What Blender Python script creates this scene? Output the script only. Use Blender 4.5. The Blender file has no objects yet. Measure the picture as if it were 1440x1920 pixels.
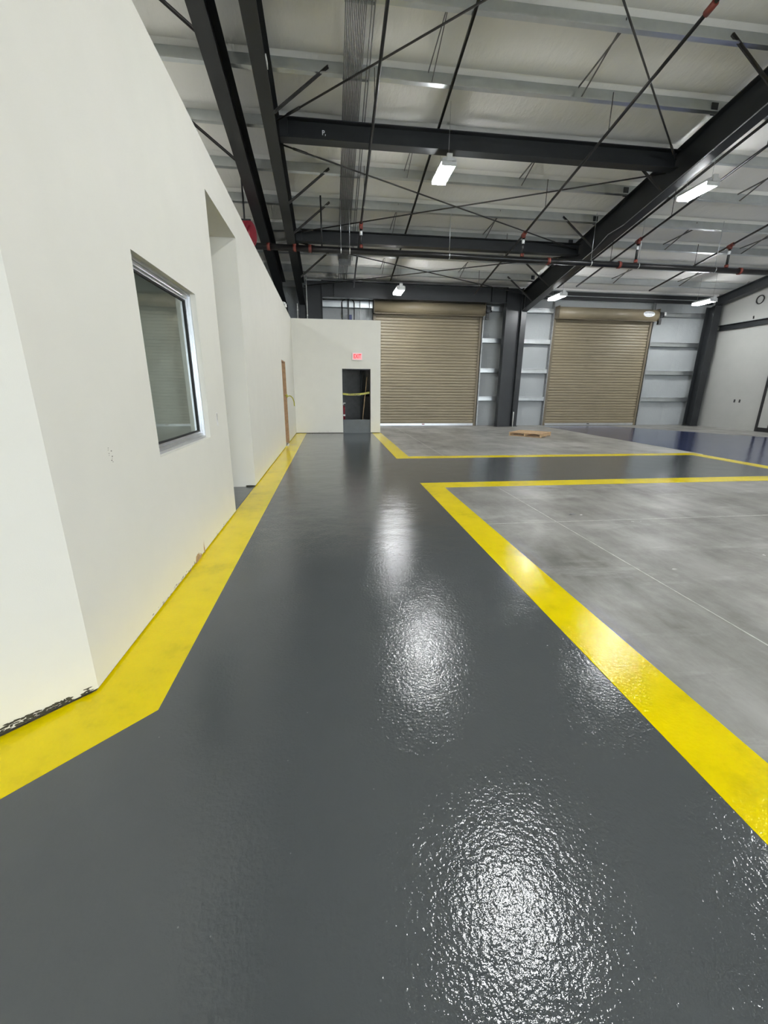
import bpy, bmesh, math, random
from mathutils import Vector, Matrix

# ------------------------------------------------------------------ camera, world, exposure
sc = bpy.context.scene
COL = sc.collection
cam_d = bpy.data.cameras.new('camera'); cam = bpy.data.objects.new('camera', cam_d); COL.objects.link(cam)
cam_d.sensor_fit = 'HORIZONTAL'; cam_d.sensor_width = 36.0; cam_d.lens = 776.88 / 1440 * 36.0
cam_d.clip_start = 0.05; cam_d.clip_end = 200
PITCH, YAW, ROLL = 0.286719, 0.126096, -0.00751736
fw = Vector((math.sin(YAW)*math.cos(PITCH), math.cos(YAW)*math.cos(PITCH), -math.sin(PITCH)))
rt = Vector((math.cos(YAW), -math.sin(YAW), 0)); dn = fw.cross(rt)
r2 = math.cos(ROLL)*rt + math.sin(ROLL)*dn; d2 = -math.sin(ROLL)*rt + math.cos(ROLL)*dn
m = Matrix.Identity(4)
for i in range(3):
    m[i][0] = r2[i]; m[i][1] = -d2[i]; m[i][2] = -fw[i]
m.translation = (0, 0, 1.48); cam.matrix_world = m
sc.camera = cam
w = bpy.data.worlds.new('world'); sc.world = w; w.use_nodes = True
w.node_tree.nodes['Background'].inputs[0].default_value = (0.86, 0.94, 1.0, 1)   # even overcast daylight outside the rear doors
w.node_tree.nodes['Background'].inputs[1].default_value = 11.5
sc.view_settings.view_transform = 'Standard'; sc.view_settings.look = 'None'
sc.view_settings.gamma = 1.0; sc.view_settings.use_curve_mapping = False
sc.view_settings.exposure = 0.92
LAMP = 75.0            # emission of the LED lenses
LAMP_COL = (0.97, 0.99, 1.0, 1)
sc.cycles.max_bounces = 7; sc.cycles.diffuse_bounces = 4; sc.cycles.glossy_bounces = 3
sc.cycles.use_adaptive_sampling = True; sc.cycles.adaptive_threshold = 0.07; sc.cycles.adaptive_min_samples = 16
sc.cycles.sample_clamp_indirect = 6.0
sc.cycles.use_denoising = True
for px_ in ((1.86, 6.18), (9.46, 13.80)):      # sampling portals in the open rear doorways (they add no light of their own)
    pl_ = bpy.data.lights.new('doorway_portal', 'AREA'); pl_.shape = 'RECTANGLE'; pl_.size = px_[1]-px_[0]; pl_.size_y = 4.4; pl_.cycles.is_portal = True
    po_ = bpy.data.objects.new('doorway_portal', pl_); COL.objects.link(po_); po_.location = ((px_[0]+px_[1])/2, -17.22, 2.2); po_.rotation_euler = (math.radians(90), 0, 0)
rnd = random.Random(7)

# ------------------------------------------------------------------ materials
def nt(name):
    mt = bpy.data.materials.new(name); mt.use_nodes = True
    t = mt.node_tree; b = t.nodes['Principled BSDF']
    return mt, t, b
def node(t, typ, **kw):
    n = t.nodes.new(typ)
    for k, v in kw.items():
        if k in ('ins',):
            for a, c in v.items(): n.inputs[a].default_value = c
        else: setattr(n, k, v)
    return n
def pos(t, scale=(1, 1, 1), rot=(0, 0, 0)):
    g = node(t, 'ShaderNodeNewGeometry'); mp = node(t, 'ShaderNodeMapping')
    mp.inputs['Scale'].default_value = scale; mp.inputs['Rotation'].default_value = rot
    t.links.new(g.outputs['Position'], mp.inputs['Vector']); return mp.outputs[0]
def noise(t, v, scale, detail=4, rough=.55):
    n = node(t, 'ShaderNodeTexNoise', ins={'Scale': scale, 'Detail': detail, 'Roughness': rough}); t.links.new(v, n.inputs['Vector']); return n.outputs['Fac']
def ramp(t, f, stops):
    r = node(t, 'ShaderNodeValToRGB'); e = r.color_ramp.elements
    while len(e) < len(stops): e.new(.5)
    for k, (p, c) in zip(e, stops): k.position = p; k.color = c if len(c) == 4 else (*c, 1)
    t.links.new(f, r.inputs[0]); return r.outputs[0]
def mix(t, f, a, b, mode='MIX'):
    n = node(t, 'ShaderNodeMix', data_type='RGBA', blend_type=mode)
    for s, x in ((0, f), (6, a), (7, b)):
        if hasattr(x, 'is_linked'): t.links.new(x, n.inputs[s])
        else: n.inputs[s].default_value = x if s == 0 else (*x, 1) if len(x) == 3 else x
    return n.outputs[2]
def bump(t, h, strength, dist):
    n = node(t, 'ShaderNodeBump', ins={'Strength': strength, 'Distance': dist}); t.links.new(h, n.inputs['Height']); return n.outputs[0]
MATS = {}
def mat(name, col, rough=.6, metal=0., var=.08, vs=6., bmp=0., bs=60., spec=None):
    mt, t, b = nt(name); v = pos(t)
    c2 = tuple(min(1, c*(1+var)) for c in col); c1 = tuple(c*(1-var) for c in col)
    t.links.new(ramp(t, noise(t, v, vs), [(.3, c1), (.7, c2)]), b.inputs['Base Color'])
    b.inputs['Roughness'].default_value = rough; b.inputs['Metallic'].default_value = metal
    if spec is not None: b.inputs['Specular IOR Level'].default_value = spec
    if bmp: t.links.new(bump(t, noise(t, v, bs, 3), bmp, .004), b.inputs['Normal'])
    MATS[name] = mt; return mt
def emit(name, col, s, base=(.8, .8, .8)):
    mt, t, b = nt(name); b.inputs['Base Color'].default_value = (*base, 1)
    b.inputs['Emission Color'].default_value = (*col[:3], 1); b.inputs['Emission Strength'].default_value = s
    # a faint frosting so the lens is not a bare constant
    v = pos(t); t.links.new(ramp(t, noise(t, v, 30), [(.2, tuple(c*.96 for c in col[:3])), (.8, col[:3])]), b.inputs['Emission Color'])
    MATS[name] = mt; return mt

mat('wall_paint', (.765, .748, .675), .55, var=.015, vs=3, bmp=.12, bs=220)
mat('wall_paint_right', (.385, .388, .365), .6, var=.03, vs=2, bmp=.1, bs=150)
mat('dark_steel', (.016, .0175, .019), .42, var=.2, vs=3)
mat('frame_steel', (.017, .019, .021), .42, var=.18, vs=2)
mat('galvanized', (.66, .69, .70), .30, .9, var=.06, vs=4)
mat('bridging', (.13, .13, .125), .5, .4, var=.2)
mat('galvanized_dull', (.34, .35, .35), .4, .6, var=.2, vs=9)
mat('black_pipe', (.012, .012, .013), .33, .2, var=.2)
mat('red_fitting', (.17, .032, .022), .45, var=.2)
mat('red_paint', (.26, .022, .035), .45, var=.15)
mat('tan_door', (.24, .20, .132), .42, var=.05, vs=2)
mat('tan_frame', (.15, .122, .08), .5, var=.1)
mat('aluminium', (.56, .57, .59), .3, .7, var=.06)
mat('gasket', (.012, .012, .012), .6)
mat('office_paint', (.66, .68, .64), .7, var=.04)
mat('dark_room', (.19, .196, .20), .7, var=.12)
mat('grey_board', (.14, .155, .16), .6, var=.06)
mat('raw_wood', (.42, .25, .13), .65, var=.18, vs=14)
mat('pallet_wood', (.50, .34, .19), .7, var=.22, vs=10)
mat('torn_paper', (.42, .27, .15), .85, var=.25, vs=40)
mat('black_mark', (.05, .046, .032), .8, var=.3, vs=60)
mat('gypsum_chip', (.30, .28, .24), .85, var=.3, vs=60)
mat('white_plastic', (.80, .80, .78), .4, var=.03)
mat('lamp_body', (.72, .73, .72), .35, .2, var=.04)
mat('white_conduit', (.62, .62, .58), .4, var=.08)
mat('grey_conduit', (.21, .215, .21), .35, .6, var=.15, vs=12)
mat('steel_wire', (.45, .45, .45), .35, .8)
mat('rod_steel', (.06, .058, .055), .5, .4, var=.25, vs=5)
mat('black_plastic', (.015, .015, .016), .5, var=.1)
mat('tape_yellow', (.42, .39, .03), .4, var=.1, vs=12)
mat('tape_print', (.10, .09, .02), .4)
mat('joint_dust', (.52, .52, .49), .8, var=.25, vs=14)
mat('paper', (.62, .62, .60), .8, var=.1)
mat('scrap_grey', (.22, .22, .22), .5, .3, var=.2)
mat('sticker_white', (.78, .80, .82), .4, var=.02)
mat('sticker_print', (.17, .20, .25), .4)
mat('sign_red', (.6, .02, .02), .4)
emit('lamp_lens', LAMP_COL, LAMP)
emit('added_office_lens', LAMP_COL, 6.5)  # glow of the light added inside the office room
emit('exit_face', (1.0, .36, .38), .30, (.55, .4, .4))
emit('exit_red', (1.0, .004, .02), .45, (.5, .0, .01))

# insulation facing (white vinyl with wrinkles)
def insulation(name, col):
    mt, t, b = nt(name); v = pos(t, (1, .35, 1)); v2 = pos(t)
    c = mix(t, noise(t, v2, .8, 3), tuple(x*.9 for x in col), col)
    t.links.new(c, b.inputs['Base Color']); b.inputs['Roughness'].default_value = .75
    h = noise(t, v, 2.2, 5, .6)
    t.links.new(bump(t, h, .7, .05), b.inputs['Normal']); MATS[name] = mt
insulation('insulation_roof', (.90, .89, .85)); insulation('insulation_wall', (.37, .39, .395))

def epoxy(name, col, rough, peel, scale, wear=.06):
    mt, t, b = nt(name); v = pos(t)
    f = noise(t, v, 1.3, 6, .6)
    c = ramp(t, f, [(.25, tuple(x*(1-wear) for x in col)), (.75, tuple(min(1, x*(1+wear)) for x in col))])
    # pale roller specks
    sp = node(t, 'ShaderNodeTexVoronoi', ins={'Scale': 9.0}); t.links.new(v, sp.inputs['Vector'])
    s = ramp(t, sp.outputs['Distance'], [(.015, (1, 1, 1)), (.03, (0, 0, 0))])
    c = mix(t, s, c, tuple(min(1, x*1.5+.03) for x in col)); t.links.new(c, b.inputs['Base Color'])
    rr = node(t, 'ShaderNodeMapRange', ins={'From Min': .3, 'From Max': .7, 'To Min': rough*.8, 'To Max': rough*1.3}); t.links.new(noise(t, v, .7, 3), rr.inputs[0])
    t.links.new(rr.outputs[0], b.inputs['Roughness'])
    n1 = noise(t, v, scale, 3, .55)
    nb = bump(t, n1, peel, .0019)
    n2 = node(t, 'ShaderNodeBump', ins={'Strength': .25, 'Distance': .02}); t.links.new(noise(t, v, 2.6, 2), n2.inputs['Height']); t.links.new(nb, n2.inputs['Normal'])
    t.links.new(n2.outputs[0], b.inputs['Normal'])
    b.inputs['Specular IOR Level'].default_value = .58
    MATS[name] = mt
epoxy('epoxy_grey', (.083, .092, .096), .03, .95, 60)
epoxy('epoxy_blue', (.040, .052, .13), .06, .6, 60)

# yellow stripe with thin, translucent roller patches
mt, t, b = nt('epoxy_yellow'); v = pos(t)
f = noise(t, v, 2.4, 6, .65)
c = ramp(t, f, [(.30, (.64, .51, .001)), (.46, (.81, .64, .0)), (.7, (.88, .70, .0))])
t.links.new(c, b.inputs['Base Color']); b.inputs['Roughness'].default_value = .04; b.inputs['Specular IOR Level'].default_value = .25
t.links.new(bump(t, noise(t, v, 60, 3, .55), .8, .0019), b.inputs['Normal']); MATS['epoxy_yellow'] = mt

# bare concrete slab: trowel swirls, dust smears, small white flecks
mt, t, b = nt('concrete'); v = pos(t); vs = pos(t, (1, .28, 1), (0, 0, .9)); vs2 = pos(t, (.25, 1, 1), (0, 0, .25))
base = ramp(t, noise(t, v, .55, 8, .62), [(.30, (.125, .123, .112)), (.5, (.200, .197, .180)), (.72, (.285, .280, .258))])
st = ramp(t, noise(t, vs, 1.7, 9, .7), [(.40, (0, 0, 0)), (.70, (1, 1, 1))])
base = mix(t, st, base, (.36, .355, .335))
sm = ramp(t, noise(t, vs2, 2.2, 8, .72), [(.55, (0, 0, 0)), (.72, (.85, .85, .85))])
base = mix(t, sm, base, (.46, .455, .44))
sc2 = ramp(t, noise(t, pos(t, (.12, 1.6, 1), (0, 0, 1.15)), 7.0, 6, .75), [(.66, (0, 0, 0)), (.74, (.8, .8, .8))])
base = mix(t, sc2, base, (.52, .52, .50))
dk = ramp(t, noise(t, v, 1.1, 7, .7), [(.30, (.60, .59, .56)), (.58, (1, 1, 1))])
base = mix(t, 1.0, base, dk, 'MULTIPLY')
vo = node(t, 'ShaderNodeTexVoronoi', ins={'Scale': 2.3}); t.links.new(v, vo.inputs['Vector'])
fl = ramp(t, vo.outputs['Distance'], [(.012, (1, 1, 1)), (.02, (0, 0, 0))])
base = mix(t, fl, base, (.6, .6, .58))
t.links.new(base, b.inputs['Base Color'])
rr = node(t, 'ShaderNodeMapRange', ins={'From Min': .3, 'From Max': .7, 'To Min': .31, 'To Max': .48}); t.links.new(noise(t, v, 1.4, 5), rr.inputs[0]); t.links.new(rr.outputs[0], b.inputs['Roughness'])
t.links.new(bump(t, noise(t, v, 40, 5, .6), .12, .004), b.inputs['Normal']); MATS['concrete'] = mt

# glass: clear pane with a Fresnel mirror
mt, t, b = nt('window_glass')
tr = node(t, 'ShaderNodeBsdfTransparent'); tr.inputs[0].default_value = (.93, .96, .94, 1)
gl = node(t, 'ShaderNodeBsdfGlossy'); gl.inputs['Roughness'].default_value = .0; gl.inputs[0].default_value = (.95, 1, .97, 1)
fr = node(t, 'ShaderNodeFresnel'); fr.inputs[0].default_value = 2.0
gm = node(t, 'ShaderNodeNewGeometry'); mm_ = node(t, 'ShaderNodeMath', operation='SUBTRACT'); mm_.inputs[0].default_value = 1.0; t.links.new(gm.outputs['Backfacing'], mm_.inputs[1])
mu_ = node(t, 'ShaderNodeMath', operation='MULTIPLY'); t.links.new(fr.outputs[0], mu_.inputs[0]); t.links.new(mm_.outputs[0], mu_.inputs[1])
ms = node(t, 'ShaderNodeMixShader'); t.links.new(mu_.outputs[0], ms.inputs[0]); t.links.new(tr.outputs[0], ms.inputs[1]); t.links.new(gl.outputs[0], ms.inputs[2])
t.links.new(ms.outputs[0], t.nodes['Material Output'].inputs[0]); MATS['window_glass'] = mt

# ------------------------------------------------------------------ mesh helpers (all coordinates in metres, world space)
class MB:
    def __init__(s): s.v = []; s.f = []; s.sm = []
    def add(s, vs, fs, smooth=False):
        o = len(s.v); s.v += [tuple(p) for p in vs]; s.f += [tuple(i+o for i in f) for f in fs]; s.sm += [smooth]*len(fs); return s
    def box(s, a, b):
        x0, y0, z0 = a; x1, y1, z1 = b
        return s.hexa([(x0,y0,z0),(x1,y0,z0),(x1,y1,z0),(x0,y1,z0),(x0,y0,z1),(x1,y0,z1),(x1,y1,z1),(x0,y1,z1)])
    def hexa(s, v): return s.add(v, [(3,2,1,0),(4,5,6,7),(0,1,5,4),(1,2,6,5),(2,3,7,6),(3,0,4,7)])
    def prism(s, poly, axis, a, b):       # polygon in the plane normal to axis, extruded a..b
        n = len(poly)
        def P(p, h): return {'x': (h, p[0], p[1]), 'y': (p[0], h, p[1]), 'z': (p[0], p[1], h)}[axis]
        vs = [P(p, a) for p in poly] + [P(p, b) for p in poly]
        fs = [tuple(range(n))[::-1], tuple(range(n, 2*n))] + [(i, (i+1) % n, n+(i+1) % n, n+i) for i in range(n)]
        return s.add(vs, fs)
    def bar(s, p, q, wd, ht, up=(0, 0, 1)):
        p = Vector(p); q = Vector(q); d = (q-p).normalized(); u = Vector(up)
        sd = d.cross(u)
        if sd.length < 1e-4: sd = d.cross(Vector((1, 0, 0)))
        sd.normalize(); u = sd.cross(d).normalized(); a = sd*wd/2; c = u*ht/2
        return s.hexa([p-a-c, p+a-c, q+a-c, q-a-c, p-a+c, p+a+c, q+a+c, q-a+c])
    def tube(s, p, q, r, n=12, r1=None):
        p = Vector(p); q = Vector(q); d = (q-p).normalized(); r1 = r if r1 is None else r1
        u = d.cross(Vector((0, 0, 1)))
        if u.length < 1e-4: u = d.cross(Vector((1, 0, 0)))
        u.normalize(); w_ = d.cross(u)
        R = [u*math.cos(2*math.pi*k/n) + w_*math.sin(2*math.pi*k/n) for k in range(n)]
        vs = [p+x*r for x in R] + [q+x*r1 for x in R]
        s.add(vs, [(k, (k+1) % n, n+(k+1) % n, n+k) for k in range(n)], True)
        o = len(s.v)-2*n
        s.f += [tuple(o+k for k in range(n))[::-1], tuple(o+n+k for k in range(n))]; s.sm += [False, False]
        return s
    def path(s, pts, r, n=8):
        for a, b in zip(pts, pts[1:]): s.tube(a, b, r, n)
        return s
    def build(s, name, mt, parent=None):
        o0 = Vector((0, 0, 0))
        if parent is None:
            xs = [p[0] for p in s.v]; ys = [p[1] for p in s.v]; zs = [p[2] for p in s.v]
            o0 = Vector(((min(xs)+max(xs))/2, (min(ys)+max(ys))/2, min(zs)))
        else: o0 = WORLD[parent.name]
        me = bpy.data.meshes.new(name)
        me.from_pydata([tuple(Vector(p)-o0) for p in s.v], [], s.f)
        me.polygons.foreach_set('use_smooth', s.sm)
        bm = bmesh.new(); bm.from_mesh(me); bmesh.ops.recalc_face_normals(bm, faces=bm.faces); bm.to_mesh(me); bm.free()
        me.materials.append(MATS[mt]); me.update()
        o = bpy.data.objects.new(name, me); COL.objects.link(o)
        if parent is None: o.location = o0; WORLD[o.name] = o0
        else: o.parent = parent; WORLD[o.name] = WORLD[parent.name]
        return o
WORLD = {}
def tag(o, label, cat=None, group=None, kind=None):
    o['label'] = label
    if cat: o['category'] = cat
    if group: o['group'] = group
    if kind: o['kind'] = kind
    return o
def thing(name, label, cat, loc, group=None, kind=None):
    o = bpy.data.objects.new(name, None); COL.objects.link(o); o.empty_display_size = .1; o.location = loc
    WORLD[o.name] = Vector(loc); return tag(o, label, cat, group, kind)
def copy_tree(o, loc, label):
    c = o.copy(); COL.objects.link(c); c.location = loc; c['label'] = label; WORLD[c.name] = Vector(loc)
    for ch in list(o.children):
        k = ch.copy(); COL.objects.link(k); k.parent = c
        for g in list(ch.children):
            q = g.copy(); COL.objects.link(q); q.parent = k
    return c
def text_mesh(name, s, size, mt, parent, M, extrude=.002):
    cu = bpy.data.curves.new(name, 'FONT'); cu.body = s; cu.size = size; cu.extrude = extrude; cu.offset = size*.018; cu.align_x = 'CENTER'; cu.align_y = 'CENTER'
    tmp = bpy.data.objects.new('tmp_text', cu); COL.objects.link(tmp)
    dg = bpy.context.evaluated_depsgraph_get(); me = bpy.data.meshes.new_from_object(tmp.evaluated_get(dg))
    bpy.data.objects.remove(tmp); me.transform(Matrix.Translation(-WORLD[parent.name]) @ M); me.name = name
    me.materials.clear(); me.materials.append(MATS[mt])
    o = bpy.data.objects.new(name, me); COL.objects.link(o); o.parent = parent; WORLD[o.name] = WORLD[parent.name]; return o

# ------------------------------------------------------------------ constants of the building
XW = -1.21                      # face of the office wall
YP = 14.93                      # face of the cross partition
YB = 18.05                      # back wall insulation
XR = 16.8                       # right wall face
S = .178; A = 8.40              # underside of the purlins: z = A - S*|Y|
def zr(y): return A - S*abs(y)
def zb(y): return 7.841 - .18878*abs(y)      # lower flange of the main rafters
def ztop(y): return 3.93 - (y-1.93)*(3.93-3.70)/13.0   # head of the office wall

# ------------------------------------------------------------------ floor
slab = MB().box((-9.2, -17.2, -.2), (17.1, 18.2, 0)).build('floor', 'concrete')
tag(slab, 'bare grey polished concrete slab with dusty trowel marks', 'floor', kind='structure')
def sheet(name, polys, mt, z, parent=slab):
    b_ = MB()
    for p in polys: b_.prism(p, 'z', .0, z)
    return b_.build(name, mt, parent)
L, Rr = -.86, 1.435             # edges of the walkway between the stripes
def rect(x0, x1, y0, y1): return [(x0, y0), (x1, y0), (x1, y1), (x0, y1)]
ca = (XW-0.0, 1.93)
g = sheet('grey_coating', [rect(L, Rr, -17, YP), rect(Rr, 8.77, 6.6, 9.15), rect(8.77, 9.09, 6.6, 6.62), rect(9.09, 14.9, 2.0, 6.24) if False else rect(8.77, 8.78, 6.6, 6.61),
      rect(-3.9, XW-.02, 5.18, 6.58), [(-.86, 1.755), (-3.0, -.385), (-3.0, -17), (-.86, -17)]], 'epoxy_grey', .0022)
g['label'] = 'glossy dark grey epoxy walkway coating'
bl = sheet('blue_coating', [[(9.2, 17.5), (9.2, 9.3), (9.09, 9.15), (9.09, 6.6), (16.2, 6.6), (15.9, 8.5), (15.0, 12.6), (12.9, 16.3), (12.3, 17.5)]], 'epoxy_blue', .0022)
bl['label'] = 'glossy navy blue epoxy floor area'
s45 = .345/math.sqrt(2)*math.sqrt(2)
ys = [('yellow stripe along the office wall base', [[(XW-.01, YP), (L, YP), (L, 1.755), (XW-.01, 1.93)]]),
      ('yellow stripe along the angled wall', [[(XW-.01, 1.93), (L, 1.755), (-3.0, -.385), (-3.36, -.22)]]),
      ('yellow stripe beside the bare concrete', [[(Rr, -17), (1.76, -17), (1.76, 6.25), (Rr, 6.6)]]),
      ('yellow stripe across behind the near concrete', [[(Rr, 6.6), (1.76, 6.25), (16.0, 6.25), (16.0, 6.6)]]),
      ('yellow stripe running up to the partition', [[(Rr, YP), (1.76, YP), (1.76, 9.44), (Rr, 9.15)]]),
      ('far yellow stripe in front of the pallet', [[(Rr, 9.15), (1.76, 9.44), (9.09, 9.44), (8.77, 9.15)]]),
      ('yellow stripe beside the blue floor', [[(8.77, 9.15), (9.09, 9.44), (9.09, 6.6), (8.77, 6.6)]])]
for lb, pl in ys: sheet('yellow_stripe', pl, 'epoxy_yellow', .0036)['label'] = lb
for a, b_ in (((2.609, -17), (2.609, 6.24)), ((1.77, 4.375), (7.5, 4.36)), ((2.609, 9.45), (2.609, 17.5)), ((8.0, -10), (8.0, 6.24))):
    a = Vector((*a, .0006)); b_ = Vector((*b_, .0006))
    MB().bar(a, b_, .011, .0012).build('control_joint', 'joint_dust', slab)

# ------------------------------------------------------------------ office wall on the left
wl = thing('wall_left', 'long cream painted office wall with window and door openings', 'wall', (XW, 8, 0), kind='structure')
T = .15; G = .018               # thickness, gap under the board
def wseg(b_, y0, y1, z0=G, z1=None):
    t0 = ztop(y0) if z1 is None else z1; t1 = ztop(y1) if z1 is None else z1
    b_.hexa([(XW-T,y0,z0),(XW,y0,z0),(XW,y1,z0),(XW-T,y1,z0),(XW-T,y0,t0),(XW,y0,t0),(XW,y1,t1),(XW-T,y1,t1)])
WY0, WY1, WZ0, WZ1 = 3.11, 4.41, 1.01, 2.31
b_ = MB()
k45 = T*math.tan(math.radians(22.5))
b_.hexa([(XW-T,1.93+k45,G),(XW,1.93,G),(XW,WY0,G),(XW-T,WY0,G),(XW-T,1.93+k45,ztop(1.93)),(XW,1.93,ztop(1.93)),(XW,WY0,ztop(WY0)),(XW-T,WY0,ztop(WY0))])
wseg(b_, WY0, WY1, G, WZ0); wseg(b_, WY0, WY1, WZ1); wseg(b_, WY1, 5.16)
wseg(b_, 5.16, 6.6, 3.43); wseg(b_, 6.6, 11.42); wseg(b_, 11.42, 12.3, 2.2); wseg(b_, 12.3, YP+.12)
b_.build('wall_board', 'wall_paint', wl)
# recessed dark sill plate under the board
b_ = MB()
for y0, y1 in ((1.9, 5.16), (6.6, 11.42), (12.3, YP)): b_.box((XW-T+.01, y0, 0), (XW-.04, y1, G+.004))
b_.build('sill_plate', 'black_mark', wl)
# angled corner
wa = thing('wall_angled', 'cream wall face turning forty-five degrees at the near office corner', 'wall', (-2.2, .9, 0), kind='structure')
e = Vector((-1, -1, 0)).normalized(); n45 = Vector((-1, 1, 0)).normalized()
p0 = Vector((XW, 1.93, 0)); p1 = p0 + e*3.0; q0 = Vector((XW-T, 1.93+k45, 0)); q1 = p1 + n45*T
zt = ztop(1.93)
MB().hexa([q0+Vector((0,0,G)), p0+Vector((0,0,G)), p1+Vector((0,0,G)), q1+Vector((0,0,G)), q0+Vector((0,0,zt)), p0+Vector((0,0,zt)), p1+Vector((0,0,zt)), q1+Vector((0,0,zt))]).build('wall_board', 'wall_paint', wa)
d_ = n45*.04
MB().hexa([q0+e*.02, p0+d_, p1+d_, q1, q0+e*.02+Vector((0,0,G+.004)), p0+d_+Vector((0,0,G+.004)), p1+d_+Vector((0,0,G+.004)), q1+Vector((0,0,G+.004))]).build('sill_plate', 'black_mark', wa)
# black scraped paint along its foot: ragged flakes
def flakes(b_, org, ax, nrm, spans, seed, dense=1.0):
    r = random.Random(seed)
    for u0, u1, h0, h1, nn in spans:
        for i in range(int(nn*dense)):
            f = r.random(); u = u0+(u1-u0)*f; hm = h0+(h1-h0)*f
            z = G + (r.random()**1.6)*hm; w_ = r.uniform(.004, .020); h = r.uniform(.002, .006)
            c = org + ax*u + Vector((0, 0, z)) + nrm*(.0008+.0006*r.random())
            tilt = .35
            pts = []
            for k in range(6):
                an = 2*math.pi*k/6; rr_ = r.uniform(.6, 1.2)
                du = math.cos(an)*w_*rr_; dz = math.sin(an)*h*rr_ + du*tilt*.2
                pts.append(c + ax*du + Vector((0, 0, max(dz, G-z))))
            b_.add(pts, [tuple(range(6))])
b_ = MB(); flakes(b_, p0, e, -n45, [(.11, .45, .022, .042, 210), (.45, 1.6, .040, .03, 330), (.03, .075, .030, .022, 18)], 3)
o = b_.build('scraped_paint', 'black_mark', wa); o['kind'] = 'stuff'; o['label'] = 'black scraped patch at the foot of the wall'
# torn brown board paper and chips along the long wall foot
def shard(b_, y, wd, h, seed, mtoff=.0012):
    r = random.Random(seed); n = 9
    pts = [Vector((XW+mtoff, y-wd/2, .003))]
    for k in range(n):
        yy = y-wd/2+wd*k/(n-1); hh = h*(.35+.65*r.random())*(1 if 0 < k < n-1 else .4)
        pts.append(Vector((XW+mtoff, yy, hh)))
    pts.append(Vector((XW+mtoff, y+wd/2, .003))); b_.add(pts, [tuple(range(len(pts)))])
b_ = MB(); shard(b_, 3.62, .17, .075, 5); shard(b_, 3.80, .035, .13, 8); shard(b_, 3.38, .05, .03, 9); b_.build('torn_paper', 'torn_paper', wl)['label'] = 'torn brown board paper'
b_ = MB(); flakes(b_, Vector((XW, 2.6, 0)), Vector((0, 1, 0)), Vector((1, 0, 0)), [(0, 1.1, .02, .03, 46), (1.6, 2.2, .03, .02, 16)], 11); b_.build('chipped_edge', 'gypsum_chip', wl)
b_ = MB(); r = random.Random(4)
for k in range(9):
    y = 2.44+r.uniform(-.018, .022); z = 1.165-k*.010; hh = r.uniform(.002, .0055); ww = r.uniform(.003, .010)
    b_.add([(XW+.0008, y-ww, z), (XW+.0008, y+ww*.4, z-hh), (XW+.0008, y+ww, z+hh*.4), (XW+.0008, y-ww*.2, z+hh)], [(0, 1, 2, 3)])
b_.build('scuff_mark', 'gypsum_chip', wl)['label'] = 'small dark scuff below the window'
b_ = MB().box((XW-.001, 4.70, 1.10), (XW+.0015, 4.745, 1.235)); b_.build('outlet_patch', 'white_plastic', wl)
b_ = MB().add([(XW+.002, 4.712, 1.225), (XW+.002, 4.738, 1.225), (XW+.002, 4.735, 1.17), (XW+.002, 4.728, 1.125), (XW+.002, 4.719, 1.17)], [(0, 1, 2, 3, 4)])
b_.build('outlet_hole', 'gypsum_chip', wl)['label'] = 'narrow cut-out in the wall beside the hall opening'

# hall behind the tall opening, office room behind the window, lid of the office block
hl = thing('wall_hall', 'cream side walls of the hall recess behind the tall opening', 'wall', (-2.6, 5.9, 0), kind='structure')
MB().box((-4.0, 6.6, .0), (XW-T, 6.75, 3.43)).build('hall_side', 'wall_paint', hl)
MB().box((-4.0, 5.01, .0), (XW-T, 5.16, 3.43)).build('hall_side', 'wall_paint', hl)
MB().box((-4.15, 5.01, .0), (-4.0, 6.75, 3.43)).build('hall_end', 'wall_paint', hl)
lid = MB().prism([(XW-T, YP+.1), (XW-T, 2.05), (-3.45, -.02), (-3.45, -8), (-9, -8), (-9, YP+.1)], 'z', 3.4305, 3.53).build('ceiling_office', 'wall_paint')
tag(lid, 'flat cream ceiling slab over the office block', 'ceiling', kind='structure')
rm = thing('wall_office_room', 'grey inside walls of the office room behind the window', 'wall', (-3, 3.5, 0), kind='structure')
MB().box((-5.2, 2.3, 0), (-5.1, 5.0, 3.42)).build('room_back', 'office_paint', rm)
MB().box((-5.1, 4.9, 0), (XW-T-.01, 5.0, 3.42)).build('room_side', 'office_paint', rm)
MB().box((-5.1, 2.3, 0), (XW-T-.01, 2.4, 3.42)).build('room_side', 'office_paint', rm)
MB().box((-5.1, 2.4, 2.75), (XW-T-.01, 4.9, 2.85)).build('room_ceiling', 'office_paint', rm)
ol = thing('added_office_light', 'unseen square ceiling light added to brighten the office room behind the window', 'lamp', (-3.4, 3.6, 2.72))  # unseen light, added to brighten the room seen through the glass
MB().box((-3.7, 3.3, 2.735), (-3.1, 3.9, 2.752)).build('frame', 'lamp_body', ol); MB().box((-3.67, 3.33, 2.728), (-3.13, 3.87, 2.736)).build('diffuser', 'added_office_lens', ol)
wo = MB().box((-3.6, -8, 0), (-3.45, -.2, 3.9)).build('wall_side', 'wall_paint'); tag(wo, 'cream office wall running back beyond the angled corner', 'wall', kind='structure')

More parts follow.
